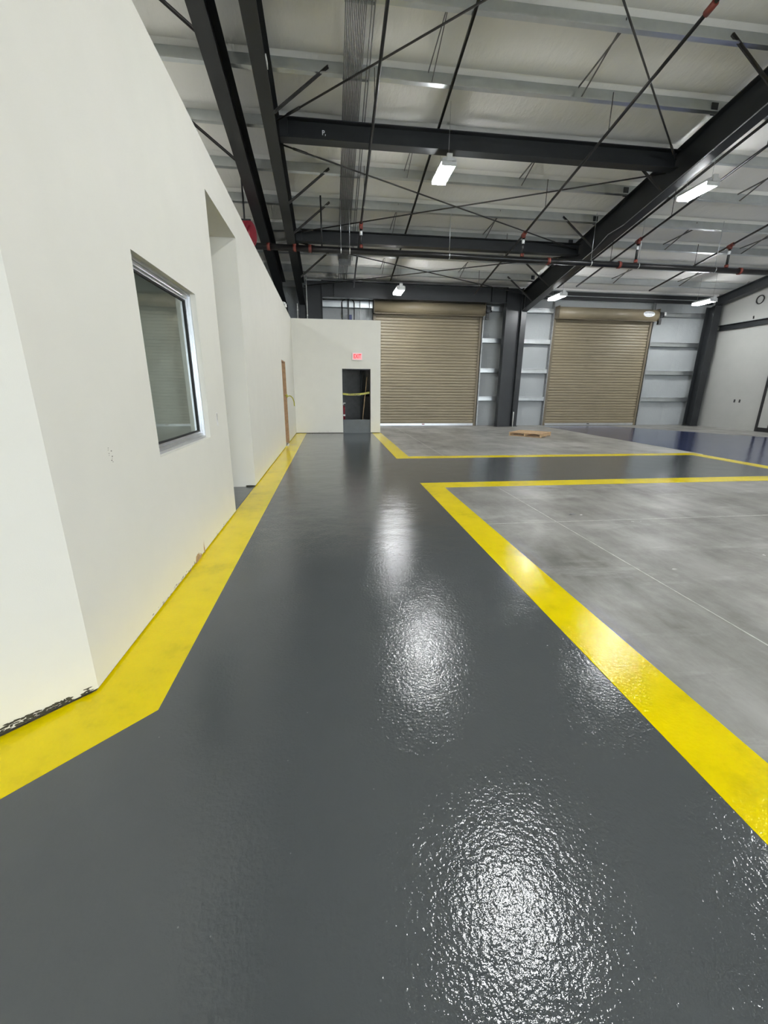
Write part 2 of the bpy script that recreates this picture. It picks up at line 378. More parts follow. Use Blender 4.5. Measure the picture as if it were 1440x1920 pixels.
# window
wn = thing('window_1', 'aluminium framed window recessed in the long office wall', 'window', (XW, 3.76, WZ0), kind='structure')
def ring(b_, y0, y1, z0, z1, x0, x1, wd):
    b_.box((x0, y0, z0), (x1, y1, z0+wd)); b_.box((x0, y0, z1-wd), (x1, y1, z1)); b_.box((x0, y0, z0+wd), (x1, y0+wd, z1-wd)); b_.box((x0, y1-wd, z0+wd), (x1, y1, z1-wd))
b_ = MB(); ring(b_, WY0, WY1, WZ0, WZ1, XW-.135, XW-.045, .022); b_.build('window_frame', 'aluminium', wn)
b_ = MB(); ring(b_, WY0+.022, WY1-.022, WZ0+.022, WZ1-.022, XW-.125, XW-.058, .026); b_.build('window_frame', 'aluminium', wn)
b_ = MB(); ring(b_, WY0+.048, WY1-.048, WZ0+.048, WZ1-.048, XW-.115, XW-.072, .016); b_.build('glazing_bead', 'aluminium', wn)
b_ = MB(); ring(b_, WY0+.064, WY1-.064, WZ0+.064, WZ1-.064, XW-.100, XW-.078, .012); b_.build('gasket', 'gasket', wn)
MB().box((XW-.096, WY0+.07, WZ0+.07), (XW-.090, WY1-.07, WZ1-.07)).build('pane', 'window_glass', wn)

# door opening further along: raw wood jamb
dj = thing('door_4', 'narrow doorway in the office wall with raw brown wood jamb', 'door', (XW, 11.86, 0), kind='structure')
MB().box((XW-T-.002, 12.28, .0), (XW+.004, 12.302, 2.2)).build('jamb', 'raw_wood', dj)
MB().box((XW-T-.002, 11.40, .0), (XW-.01, 11.425, 2.2)).build('jamb', 'raw_wood', dj)
MB().box((XW-T-.002, 11.42, 2.17), (XW-.006, 12.29, 2.2)).build('head', 'raw_wood', dj)
MB().box((XW-T-.03, 11.40, .0), (XW-T+.005, 12.30, 2.19)).build('door_leaf', 'dark_room', dj)
ct = thing('tied_tape', 'yellow caution tape tied around the brown wood jamb with loose tail', 'tape', (XW, 12.26, 1.15))
b_ = MB(); b_.tube((XW+.006, 12.25, 1.26), (XW+.006, 12.32, 1.30), .018, 8); b_.tube((XW-.04, 12.27, 1.30), (XW+.02, 12.27, 1.33), .02, 8); b_.build('knot', 'tape_yellow', ct)
b_ = MB(); pts = [(XW+.02, 12.30, 1.29), (XW+.09, 12.36, 1.30), (XW+.15, 12.40, 1.24), (XW+.18, 12.42, 1.14), (XW+.185, 12.43, 1.02)]
for a, c in zip(pts, pts[1:]): b_.bar(a, c, .028, .003, (0, 1, 0))
b_.build('tail', 'tape_yellow', ct)
b_ = MB(); b_.tube((XW+.03, 11.45, .0), (XW+.05, 11.62, .04), .035, 8, .02); o = b_.build('paper_wad', 'paper'); tag(o, 'white crumpled wad at the foot of the brown jamb', 'scrap')

# ------------------------------------------------------------------ cross partition with exit door
DX0, DX1, DH = .42, 1.39, 2.16
wp = thing('wall_partition', 'cream cross partition closing the end of the grey walkway', 'wall', (.3, YP, 0), kind='structure')
b_ = MB(); x0, x1 = XW-.001, 1.735
b_.box((x0, YP, G), (DX0, YP+.12, 3.69)); b_.box((DX1, YP, G), (x1, YP+.12, 3.69)); b_.box((DX0, YP, DH), (DX1, YP+.12, 3.69)); b_.box((x1-.12, YP+.12, G), (x1, 17.95, 3.69))
b_.build('wall_board', 'wall_paint', wp)
b_ = MB(); b_.box((x0, YP+.014, 0), (DX0-.01, YP+.1, G+.004)); b_.box((DX1+.01, YP+.014, 0), (x1-.014, YP+.1, G+.004)); b_.build('sill_plate', 'black_mark', wp)
b_ = MB()
flakes(b_, Vector((-.9, YP, 0)), Vector((1, 0, 0)), Vector((0, -1, 0)), [(.2, .95, .05, .06, 16)], 21); b_.build('chipped_edge', 'gypsum_chip', wp)
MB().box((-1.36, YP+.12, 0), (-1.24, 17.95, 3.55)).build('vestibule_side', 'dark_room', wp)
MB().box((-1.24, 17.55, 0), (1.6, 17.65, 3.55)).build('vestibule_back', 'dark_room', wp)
dr = thing('door_3', 'open doorway in the partition with dark jambs', 'door', (.9, YP, 0), kind='structure')
b_ = MB(); b_.box((DX0, YP+.01, 0), (DX0+.012, YP+.13, DH)); b_.box((DX1-.012, YP+.01, 0), (DX1, YP+.13, DH)); b_.box((DX0+.012, YP+.01, DH-.03), (DX1-.012, YP+.13, DH)); b_.build('door_frame', 'dark_steel', dr)
gb = MB().box((DX0+.015, YP+.05, .0), (DX1-.014, YP+.07, .465)).build('barrier_board', 'grey_board'); tag(gb, 'low grey board blocking the foot of the exit doorway', 'board')
idr = thing('inner_door', 'dark grey steel door inside the vestibule beyond the doorway', 'door', (.75, 17.5, 0))
lf = MB().box((.30, 17.49, .02), (1.20, 17.54, 2.25)).build('leaf', 'dark_room', idr)
b_ = MB().tube((1.10, 17.47, 1.25), (1.24, 17.47, 1.25), .025, 8); b_.build('handle', 'white_plastic', lf)
b_ = MB(); b_.box((1.21, 17.46, 0), (1.30, 17.54, 2.35)); b_.box((.2, 17.46, 2.27), (1.21, 17.54, 2.35)); b_.build('frame', 'dark_steel', idr)
eb = thing('electrical_box', 'dark electrical box with conduit on the vestibule wall', 'box', (1.42, 17.45, 1.2))
MB().box((1.34, 17.42, 1.22), (1.56, 17.54, 1.45)).build('case', 'dark_steel', eb)
MB().tube((1.40, 17.48, 1.45), (1.40, 17.48, 2.6), .022, 8).build('conduit', 'galvanized_dull', eb)
sk = MB().bar((1.09, 15.35, .005), (1.30, 15.35, 1.9), .022, .022).build('wood_stick', 'pallet_wood'); tag(sk, 'thin wooden stick leaning inside the exit doorway', 'stick')
tp = thing('caution_tape', 'yellow caution tape strung across the exit doorway', 'tape', (.9, YP+.1, 1.3))
b_ = MB(); pts = [(DX0+.012, YP+.10, 1.335), (.66, YP+.10, 1.312), (.9, YP+.10, 1.318), (1.15, YP+.10, 1.345), (DX1-.012, YP+.10, 1.385)]
for a, c in zip(pts, pts[1:]): b_.bar(a, c, .003, .068)
tp_s = b_.build('strip', 'tape_yellow', tp)
r = random.Random(2)
for k in range(9):
    x = .62+k*.045+r.uniform(0, .01); MB().box((x, YP+.0975, 1.30), (x+.028, YP+.0985, 1.333)).build('print_bar', 'tape_print', tp_s)
fe = thing('fire_extinguisher', 'red extinguisher half hidden behind the doorway left jamb', 'extinguisher', (.44, 15.3, 0))
b_ = MB(); b_.tube((.44, 15.3, .47), (.44, 15.3, .88), .07, 14); b_.tube((.44, 15.3, .88), (.44, 15.3, .95), .07, 14, .025); b_.tube((.44, 15.3, .0), (.44, 15.3, .47), .066, 14); b_.build('cylinder', 'red_paint', fe)
b_ = MB(); b_.tube((.44, 15.3, .95), (.44, 15.3, 1.0), .02, 8); b_.box((.40, 15.28, 1.0), (.53, 15.32, 1.03)); b_.build('valve', 'white_plastic', fe)
MB().box((.43, 15.225, .57), (.51, 15.235, .63)).build('tag', 'white_plastic', fe)
# exit sign over the door
es = thing('exit_sign', 'lit red exit sign on the partition above the doorway', 'sign', (.94, YP, 2.42))
MB().box((.765, YP-.05, 2.43), (1.115, YP-.001, 2.675)).build('housing', 'white_plastic', es)
ef = MB().box((.785, YP-.054, 2.45), (1.095, YP-.05, 2.655)).build('face', 'exit_face', es)
MX = Matrix.Translation((.94, YP-.057, 2.552)) @ Matrix.Rotation(math.pi/2, 4, 'X')
text_mesh('lettering', 'EXIT', .18, 'exit_red', ef, MX @ Matrix.Diagonal((.68, 1, 1, 1)), .003)
e2 = thing('inner_exit_sign', 'small glowing red sign just inside the doorway head', 'sign', (.62, 16.2, 2.2))
MB().box((.50, 16.2, 2.19), (.76, 16.25, 2.36)).build('housing', 'white_plastic', e2)
MB().box((.52, 16.196, 2.205), (.74, 16.20, 2.345)).build('face', 'exit_face', e2); ef = e2.children[-1] if e2.children else e2
text_mesh('lettering', 'EXIT', .11, 'exit_red', e2, Matrix.Translation((.63, 16.194, 2.275)) @ Matrix.Rotation(math.pi/2, 4, 'X') @ Matrix.Diagonal((.68, 1, 1, 1)), .002)
MB().tube((.63, 16.225, 2.36), (.63, 16.225, 3.55), .01, 8).build('stem', 'dark_steel', e2)

# ------------------------------------------------------------------ back wall: insulation, girts, jambs
wb = thing('wall_back', 'white insulated back wall with galvanized girts around the shutters', 'wall', (7, YB, 0), kind='structure')
D1 = (1.86, 6.18); D2 = (9.46, 13.80); DT = 4.36
MB().box((-9, YB+.1, 0), (17, YB+.2, 5.6)).build('outer_sheet', 'galvanized_dull', wb)
zs = [0.0, 1.13, 2.28, 3.46, 4.66, 5.45]
def panel(x0, x1, z0, z1):
    b_ = MB(); n = 8; mm = 5; vs = []
    for j in range(mm+1):
        for i in range(n+1):
            u = i/n; v_ = j/mm
            bul = .035*math.sin(math.pi*u)**.6*math.sin(math.pi*v_)**.5 if 0 < u < 1 and 0 < v_ < 1 else 0
            vs.append((x0+(x1-x0)*u, YB-bul, z0+(z1-z0)*v_))
    fs = [(j*(n+1)+i, j*(n+1)+i+1, (j+1)*(n+1)+i+1, (j+1)*(n+1)+i) for j in range(mm) for i in range(n)]
    b_.add(vs, fs, True); b_.build('insulation_panel', 'insulation_wall', wb)
xspans = [(-9, -5), (-5, -1.2), (-1.2, D1[0]), (D1[1], 7.85), (7.85, D2[0]), (D2[1], 15.3), (15.3, 16.9)]
for a, c in xspans:
    for z0, z1 in zip(zs, zs[1:]): panel(a, c, z0, z1)
for a, c in (D1, D2):
    mid = (a+c)/2
    for x0, x1 in ((a, mid), (mid, c)): panel(x0, x1, 4.5, 5.45)
def girt(x0, x1, z, h=.15, d=.17):
    b_ = MB(); y0 = YB-d; tt = .012
    b_.box((x0, y0, z-h/2), (x1, y0+tt, z+h/2)); b_.box((x0, y0, z+h/2-tt), (x1, YB-.02, z+h/2)); b_.box((x0, y0, z-h/2), (x1, YB-.02, z-h/2+tt)); b_.box((x0, y0-.0, z+h/2), (x1, y0+tt*.8, z+h/2+.03))
    b_.build('girt', 'galvanized', wb)
for z in (1.13, 2.28, 3.46, 4.66):
    girt(D1[1]+.12, 7.1, z); girt(7.95, D2[0]-.12, z); girt(D2[1]+.12, 16.3, z)
    if z > 3.5: girt(-.2, D1[0]-.1, z, .2)
# portal / main columns -------------------------------------------------
def I_column(name, label, x0, x1, y0, y1, z1, tf=.02, tw=.012, mt='frame_steel', web='x'):
    o = thing(name, label, 'column', ((x0+x1)/2, (y0+y1)/2, 0))
    if web == 'y':    # web runs along Y, flanges face +-Y
        MB().box((x0, y0, .0), (x1, y0+tf, z1)).build('flange', mt, o); MB().box((x0, y1-tf, .0), (x1, y1, z1)).build('flange', mt, o)
        xc = (x0+x1)/2; MB().box((xc-tw/2, y0+tf, .0), (xc+tw/2, y1-tf, z1)).build('web', mt, o)
    else:
        MB().box((x0, y0, .0), (x0+tf, y1, z1)).build('flange', mt, o); MB().box((x1-tf, y0, .0), (x1, y1, z1)).build('flange', mt, o)
        yc = (y0+y1)/2; MB().box((x0+tf, yc-tw/2, .0), (x1-tf, yc+tw/2, z1)).build('web', mt, o)
    MB().box((x0-.03, y0-.02, 0), (x1+.03, y1+.02, .02)).build('base_plate', mt, o)
    return o
MX_, LX, L1X, RX = 7.83, -.95, -1.645, 16.35
c1 = I_column('main_column', 'dark steel main column between the two tan shutters', MX_-.115, MX_+.115, 17.42, 17.86, zb(17.2), web='y')
MB().prism([(17.45, 4.55), (17.85, 4.55), (17.85, 5.30), (17.45, 5.34)], 'x', MX_-.006, MX_+.006).build('knee_web', 'frame_steel', c1)
I_column('main_column', 'dark steel column rising behind the partition at the walkway end', LX-.115, LX+.115, 17.42, 17.86, zb(17.2), web='y')
I_column('main_column', 'dark steel column above the office wall head furthest left', L1X-.125, L1X+.125, 17.42, 17.86, zb(17.2), web='y')
I_column('portal_column', 'wide dark portal column beside the first shutter', 7.02, 7.68, 17.28, 17.56, 5.36)
I_column('portal_column', 'wide dark portal column above the partition', -.80, -.20, 17.28, 17.56, 5.36)
pb = thing('portal_beam', 'deep dark portal beam over the first tan shutter', 'beam', (3.4, 17.42, 4.8))
MB().box((-.20, 17.41, 4.82), (7.02, 17.43, 5.34)).build('web', 'frame_steel', pb)
MB().box((-.20, 17.28, 4.80), (7.02, 17.56, 4.82)).build('flange', 'frame_steel', pb); MB().box((-.20, 17.28, 5.34), (7.02, 17.56, 5.36)).build('flange', 'frame_steel', pb)
for x in (.25, 6.4): MB().box((x, 17.29, 4.82), (x+.015, 17.41, 5.34)).build('stiffener', 'frame_steel', pb)
I_column('end_column', 'dark steel corner column at the right end of the back wall', RX-.16, RX+.16, 17.3, 17.75, 4.98, web='y')
es_ = thing('eave_strut', 'dark eave beam above the second tan shutter', 'beam', (12.1, 17.9, 5.1))
b_ = MB(); b_.box((7.95, 17.80, 5.13), (16.5, 17.82, 5.40)); b_.box((7.95, 17.80, 5.11), (16.5, 17.90, 5.13)); b_.build('channel', 'frame_steel', es_)
cd = thing('column_conduit', 'thin white conduit running up the main column foot', 'conduit', (7.70, 17.25, 0))
MB().tube((7.70, 17.25, 0), (7.70, 17.25, .62), .018, 8).build('pipe', 'white_conduit', cd); MB().tube((7.70, 17.25, .62), (7.70, 17.25, 2.2), .010, 8).build('upper_pipe', 'dark_steel', cd)

# ------------------------------------------------------------------ roll-up doors
PIT = .1147
def shutter(name, label, xs, seal_red, logo, ghost):
    x0, x1 = xs; yc = 17.93
    o = thing(name, label, 'door', ((x0+x1)/2, yc, 0), kind='structure')
    me = None; n = int((DT-.14)/PIT)+1
    for k in range(n):
        z = .135+k*PIT
        if me is None:
            prof = [(0, 0), (-.020, .012), (-.026, PIT*.35), (-.026, PIT*.65), (-.020, PIT-.014), (-.004, PIT-.002), (.004, PIT-.002), (.004, 0)]
            s_ = MB().prism([(yc+a, c) for a, c in prof], 'x', x0, x1)
            s_.v = [(a, c, d+z) for a, c, d in s_.v]
            s0 = s_.build('slat', 'tan_door', o); me = s0
        else:
            s1 = me.copy(); COL.objects.link(s1); s1.parent = o; s1.location = (0, 0, k*PIT)
    bb = MB(); bb.box((x0, yc-.045, .012), (x1, yc+.03, .105)); bb.box((x0, yc-.06, .085), (x1, yc-.045, .105)); bo = bb.build('bottom_bar', 'aluminium', o); bo['label'] = 'bare aluminium bottom bar'
    MB().box((x0, yc-.03, .002), (x1, yc+.02, .012)).build('rubber_seal', 'black_plastic', o)
    MB().box(((x0+x1)/2-.14, yc-.064, .05), ((x0+x1)/2-.02, yc-.0605, .09)).build('warning_tag', 'red_fitting' if seal_red else 'black_plastic', o)
    MB().box((x0+.02, yc-.05, .105), (x1-.02, yc+.01, .136)).build('lowest_slat', 'tan_door', o)
    for sx, xx in ((-1, x0), (1, x1)):
        b_ = MB(); a, c = (xx-.09, xx+.02) if sx < 0 else (xx-.02, xx+.09)
        b_.box((a, yc-.06, 0), (c, yc-.048, DT+.1)); b_.box((a, yc+.03, 0), (c, yc+.045, DT+.1)); cc = a if sx < 0 else c-.012; b_.box((cc, yc-.06, 0), (cc+.012, yc+.045, DT+.1))
        b_.build('guide', 'tan_frame', o)
    # hood: rounded sheet over the coil
    hb = MB(); cy, cz, R = yc-.20, DT+.235, .225
    prof = [(yc+.02, cz+R), (cy, cz+R)] + [(cy-R*math.sin(a), cz+R*math.cos(a)) for a in [math.pi*k/12 for k in range(1, 9)]] + [(cy-.10, cz-R-.01), (cy-.06, cz-R-.01), (yc+.02, cz-R-.01)]
    hb.prism(prof, 'x', x0-.06, x1+.06); hb.sm = [k > 1 for k in range(len(hb.sm))]
    ho = hb.build('hood', 'tan_door', o); ho['label'] = 'rounded tan hood over the coil'
    MB().box((x0-.05, cy-.14, cz-R-.028), (x1+.05, cy-.08, cz-R-.008)).build('hood_lip', 'tan_frame', o)
    for xx in (x0-.085, x1+.062):
        MB().box((xx, cy-R*.95, cz-R), (xx+.02, yc+.02, cz+R+.01)).build('end_bracket', 'tan_frame', o)
    # operator on the right-hand side
    op = MB(); xo = x1+.09
    op.tube((xo, cy-.03, cz+.02), (xo+.28, cy-.03, cz+.02), .105, 14); op.box((xo+.02, cy-.13, cz-.10), (xo+.22, cy+.10, cz+.12)); op.build('operator', 'dark_steel', o)
    ch = MB(); ch.tube((xo+.02, cy-.05, cz), (xo+.06, cy-.05, cz), .16, 16); ch.build('chain_wheel', 'dark_steel', o)
    MB().box((xo+.25, cy-.16, cz-.02), (xo+.33, cy-.10, cz+.12)).build('control_label', 'white_plastic', o)
    jb = MB(); jb.box((xo+.06, cy-.12, cz-.36), (xo+.18, cy-.02, cz-.14)); jb.tube((xo+.12, cy-.07, cz-.14), (xo+.12, cy-.07, cz-.05), .02, 8); jb.build('junction_box', 'dark_steel', o)
    MB().bar((xo+.0, yc-.02, cz+.2), (xo+.0, yc-.02, 5.12), .10, .05, (0, 1, 0)).build('support_angle', 'galvanized_dull', o)
    if logo:
        lx = x1-.42; lb = MB(); n = 28
        # follows the hood's curve
        def hp(u, v_):
            a = math.pi/2 - (v_)/R
            return (lx+u, cy-(R+.003)*math.sin(a), cz+(R+.003)*math.cos(a))
        vs = [hp(0, .02)] + [hp(.265*math.cos(2*math.pi*k/n), .02+.118*math.sin(2*math.pi*k/n)) for k in range(n)] + [hp(.13*math.cos(2*math.pi*k/n), .02+.06*math.sin(2*math.pi*k/n)) for k in range(n)]
        fs = [(1+k, 1+(k+1) % n, 1+n+(k+1) % n, 1+n+k) for k in range(n)] + [(0, 1+n+k, 1+n+(k+1) % n) for k in range(n)]
        lb.add(vs, fs); lo = lb.build('oval_logo', 'sticker_white', o); lo['label'] = 'white oval maker sticker with grey print'
        pr = MB(); r = random.Random(12)
        def hq(u, v_):
            p = Vector(hp(u, v_)); return p + Vector((0, -.003, 0))
        for row, (v0, hh, us) in enumerate(((.065, .05, [-.17+.058*k for k in range(7)]), (-.02, .03, [-.12+.045*k for k in range(6)]))):
            for u in us:
                ww = .030 if row == 0 else .024
                vv = v0 - (.35*u*u if row == 0 else -.1*u*u)
                pr.add([hq(u-ww/2, vv-hh/2), hq(u-ww/2+.009, vv-hh/2), hq(u-ww/2+.009+.004, vv+hh/2), hq(u-ww/2+.004, vv+hh/2)], [(0, 1, 2, 3)])
                pr.add([hq(u-ww/2+.006, vv+hh/2-.010), hq(u+ww/2, vv+hh/2-.010), hq(u+ww/2, vv+hh/2), hq(u-ww/2+.006, vv+hh/2)], [(0, 1, 2, 3)])
                if r.random() < .6: pr.add([hq(u+ww/2-.009, vv-hh/2), hq(u+ww/2, vv-hh/2), hq(u+ww/2, vv+hh/2), hq(u+ww/2-.009, vv+hh/2)], [(0, 1, 2, 3)])
        pr.build('logo_print', 'sticker_print', lo)
    return o
shutter('door_1', 'tan roll-up shutter door beside the cream partition', D1, True, False, 0)
shutter('door_2', 'tan roll-up shutter door with white oval sticker on its hood', D2, False, True, 1)
for xa in (D1[1]+.10, D2[0]-.14, D2[1]+.10):
    b_ = MB(); b_.box((xa, YB-.19, 0), (xa+.05, YB-.178, 5.1)); b_.box((xa, YB-.19, 0), (xa+.008, YB-.02, 5.1)); b_.build('jamb_channel', 'galvanized_dull', wb)

# wall between the door and partition head: black conduits and switch gear
lc = thing('ladder_conduits', 'looped black conduits on the wall above the partition', 'conduit', (.95, 17.8, 3.6))
for x in (.55, 1.02):
    MB().path([(x, 17.78, 3.6), (x, 17.78, 4.72)], .02).build('riser', 'black_pipe', lc)
pts = [(.55, 17.78, 4.72)] + [(.785-.235*math.cos(math.pi*k/8), 17.78, 4.72+.14*math.sin(math.pi*k/8)) for k in range(1, 8)] + [(1.02, 17.78, 4.72)]
MB().path(pts, .02).build('loop', 'black_pipe', lc)
b_ = MB(); b_.box((.55, 17.77, 3.95), (.80, 17.79, 3.97)); b_.box((.76, 17.76, 3.6), (.82, 17.8, 4.9)); b_.build('bracket', 'black_pipe', lc)
sw = thing('disconnect_box', 'small black box with blue label above the partition', 'box', (.9, 17.75, 3.9))
MB().box((.80, 17.70, 3.92), (1.0, 17.79, 4.06)).build('case', 'black_plastic', sw); MB().box((.82, 17.695, 4.06), (.92, 17.79, 4.28)).build('label_plate', 'epoxy_blue', sw)
for x in (1.25, 1.62):
    o = MB().tube((x, 17.80, 3.55), (x, 17.80, 4.95), .012, 8).build('wall_conduit', 'galvanized_dull'); tag(o, 'thin grey conduit above the partition, %s' % ('nearer the black loops' if x < 1.4 else 'nearest the tan shutter'), 'conduit')

# ------------------------------------------------------------------ right wall
wr = thing('wall_right', 'off-white boarded right wall under a dark steel rail', 'wall', (XR, 0, 0), kind='structure')
b_ = MB(); b_.box((XR, 14.85, 0), (XR+.15, 18.1, 5.6)); b_.box((XR, -17, 2.15), (XR+.15, 14.85, 5.6)); b_.box((XR, -17, 0), (XR+.15, 12.95, 2.15)); b_.box((XR, -17, 5.6), (XR+.15, 18.1, 8.8))
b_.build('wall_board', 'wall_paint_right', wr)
rl = thing('wall_rail', 'dark horizontal steel rail along the right wall', 'beam', (XR-.1, 8, 4.0))
MB().box((XR-.02, -10, 4.02), (XR, 17.5, 4.23)).build('web', 'frame_steel', rl)
MB().box((XR-.12, -10, 4.21), (XR-.02, 17.5, 4.23)).build('flange', 'frame_steel', rl); MB().box((XR-.12, -10, 4.02), (XR-.02, 17.5, 4.04)).build('flange', 'frame_steel', rl)
for y, lb in ((16.02, 'square cut-out'), (15.79, 'narrow cut-out')):
    MB().box((XR-.004, y-.035, 1.08), (XR+.001, y+.035, 1.20)).build('outlet_cutout', 'black_plastic', wr)
MB().tube((XR-.01, 16.03, 4.30), (XR-.01, 16.05, 4.40), .025, 8).build('pipe_hole', 'black_plastic', wr)
o = MB(); pts = [(XR-.03, 15.92+.15*math.cos(2*math.pi*k/20), 4.97+.15*math.sin(2*math.pi*k/20)) for k in range(21)]
o.path(pts, .018); o = o.build('cable_coil', 'black_plastic'); tag(o, 'black cable ring hung high on the right wall', 'cable')
gd = thing('door_5', 'black framed door in the right wall beside the electrical cut-outs', 'door', (XR, 13.9, 0), kind='structure')
b_ = MB(); b_.box((XR-.03, 14.77, 0), (XR+.06, 14.86, 2.16)); b_.build('jamb', 'black_plastic', gd)
MB().box((XR-.03, 12.95, 0), (XR+.06, 13.04, 2.16)).build('jamb', 'black_plastic', gd)
MB().box((XR-.03, 13.04, 2.07), (XR+.06, 14.77, 2.16)).build('head', 'black_plastic', gd)
MB().box((XR-.02, 13.04, 0.0), (XR+.13, 14.77, .16)).build('bottom_rail', 'black_plastic', gd)
MB().box((XR-.02, 14.30, .16), (XR+.04, 14.38, 2.07)).build('stile', 'black_plastic', gd)
MB().box((XR+.0, 14.38, .16), (XR+.012, 14.77, 2.07)).build('door_panel', 'wall_paint_right', gd)
MB().box((XR+.0, 13.04, .16), (XR+.012, 14.30, 2.07)).build('door_panel', 'wall_paint_right', gd)
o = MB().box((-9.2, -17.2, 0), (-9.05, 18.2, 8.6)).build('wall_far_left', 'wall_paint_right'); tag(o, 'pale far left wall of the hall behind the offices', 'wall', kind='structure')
b_ = MB()
for a, c in ((-9.2, 1.86), (6.18, 9.46), (13.80, 17.1)): b_.box((a, -17.3, 0), (c, -17.15, 5.75))
for a, c in ((1.86, 6.18), (9.46, 13.80)): b_.box((a, -17.3, 4.4), (c, -17.15, 5.75))
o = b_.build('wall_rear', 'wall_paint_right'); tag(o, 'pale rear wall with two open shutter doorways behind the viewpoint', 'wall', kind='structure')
o = MB().box((-12, -45, -.2), (22, -17.3, -.01)).build('floor_apron', 'concrete'); tag(o, 'concrete apron outside the rear doorways', 'ground', kind='structure')

# ------------------------------------------------------------------ roof: deck, insulation blankets, purlins
ce = thing('ceiling', 'sloping roof lined with white insulation between galvanized purlins', 'ceiling', (4, 0, 8.6), kind='structure')
PD = .25
ang = math.atan(S)
MB().prism([(-17.3, zr(17.3)+PD+.08), (0, A+PD+.08), (18.2, zr(18.2)+PD+.08), (18.2, zr(18.2)+PD+.14), (0, A+PD+.14), (-17.3, zr(17.3)+PD+.14)], 'x', -9.2, 17.1).build('roof_deck', 'galvanized_dull', ce)
PY = [9.22+1.235*k for k in range(-7, 8)] + [17.80]
PY = [y for y in PY if y > .2 and y < 17.9]; PY = sorted(set(PY))
if PY[-1]-PY[-2] < .4: PY.pop(-2)
PYall = sorted([-y for y in PY]) + PY
SP = [(-9.0, -1.3), (-1.3, 3.2), (3.2, 7.83), (7.83, 12.2), (12.2, 17.0)]
def blanket(y0, y1, x0, x1, seed):
    r = random.Random(seed); n, mm = 14, 8; vs = []
    ph = r.uniform(0, 6)
    for j in range(n+1):
        u = j/n; y = y0+(y1-y0)*u
        for i in range(mm+1):
            x = x0+(x1-x0)*i/mm
            sag = .035*math.sin(math.pi*u) - .05*(1-min(1, min(u, 1-u)*9)) + .012*math.sin(x*2.1+ph)*math.sin(math.pi*u)
            vs.append((x, y, zr(y)+PD+.02-sag))
    fs = [(j*(mm+1)+i, j*(mm+1)+i+1, (j+1)*(mm+1)+i+1, (j+1)*(mm+1)+i) for j in range(n) for i in range(mm)]
    MB().add(vs, fs, True).build('insulation_panel', 'insulation_roof', ce)
Yb = [-17.2] + PYall + [18.1]
for k, (a, c) in enumerate(zip(Yb, Yb[1:])):
    for i, (x0, x1) in enumerate(SP): blanket(a, c, x0, x1, k)
# Z purlins, one mesh shared by all rows
def purlin_mesh(parent):
    tt = .006; fl = .075
    prof = [(-fl, 0), (-fl, .022), (-fl+tt, .022), (-fl+tt, tt), (0, tt), (0, PD), (fl, PD), (fl, PD-.022), (fl-tt, PD-.022), (fl-tt, PD-tt), (tt, PD-tt), (tt, 0)]
    b_ = MB(); b_.prism(prof, 'x', -9.0, 16.9)
    return b_
pm = None
for y in PYall:
    if pm is None:
        b_ = purlin_mesh(ce); b_.v = [(p[0], p[1]+WORLD['ceiling'].y, p[2]+WORLD['ceiling'].z) for p in b_.v]; pm = b_.build('purlin', 'galvanized', ce); q = pm
    else: q = pm.copy(); COL.objects.link(q); q.parent = ce
    q.location = (0, y, zr(y)-8.6); q.rotation_euler = (-ang if y > 0 else ang, 0, 0)
# bridging straps between purlins on two lines
PV = [y for y in PY if y > 5.3]
for x in (1.94, 4.82, 10.9, 13.7):
    for a, c in list(zip(PV, PV[1:]))[0::2]:
        MB().bar((x-.03, a+.02, zr(a)+.03), (x-.03, c-.02, zr(c)+PD-.05), .035, .008, (1, 0, 0)).build('bridging_strap', 'bridging', ce)
        MB().bar((x+.03, a+.02, zr(a)+PD-.05), (x+.03, c-.02, zr(c)+.03), .035, .008, (1, 0, 0)).build('bridging_strap', 'bridging', ce)

# ------------------------------------------------------------------ rafters
def rafter(name, label, x, wd, bot, ye=17.42, mt='frame_steel', top=None):
    o = thing(name, label, 'beam', (x, 9, bot(9)))
    tf = .022
    y1 = ye
    for sgn in (1,):
        yy = [-16.8, 0, y1]
        up = [(y, zr(y)-.004) for y in yy]; lo = [(y, bot(y)) for y in yy]
        MB().prism(lo + up[::-1], 'x', x-.006, x+.006).build('web', mt, o)
        def plate(pts, t0, t1, nm):
            b_ = MB()
            for (ya, za), (yb_, zb_) in zip(pts, pts[1:]):
                b_.hexa([(x-wd/2,ya,za+t0),(x+wd/2,ya,za+t0),(x+wd/2,yb_,zb_+t0),(x-wd/2,yb_,zb_+t0),(x-wd/2,ya,za+t1),(x+wd/2,ya,za+t1),(x+wd/2,yb_,zb_+t1),(x-wd/2,yb_,zb_+t1)])
            b_.build(nm, mt, o)
        plate(lo, -tf, 0, 'bottom_flange'); plate(up, -tf, 0, 'top_flange')
    return o
big_rafter = rafter('rafter', 'dark steel rafter sloping down to the column between the shutters', MX_, .23, zb)
off_rafter = rafter('rafter', 'dark steel rafter over the office wall joined to the cross struts', LX, .23, zb)
rafter('rafter', 'dark steel rafter leftmost above the office wall', L1X, .25, zb)
rafter('rafter', 'dark shallow end rafter along the right wall head', RX, .28, lambda y: zr(y)-.31, 17.5)
MB().box((LX+.108, 8.20, zb(8.25)+.01), (LX+.125, 8.38, zb(8.25)+.10)).build('white_tag', 'white_plastic', off_rafter)
for y in [q for q in PY if 6 < q < 17.5]:
    MB().box((MX_-.20, y+.012, zr(y)-.01), (MX_-.06, y+.022, zr(y)+.2)).build('clip_plate', 'frame_steel', big_rafter)
rc = thing('rafter_conduit', 'thin grey conduit following the right-hand rafter lower edge', 'conduit', (MX_-.13, 12, zb(12)))
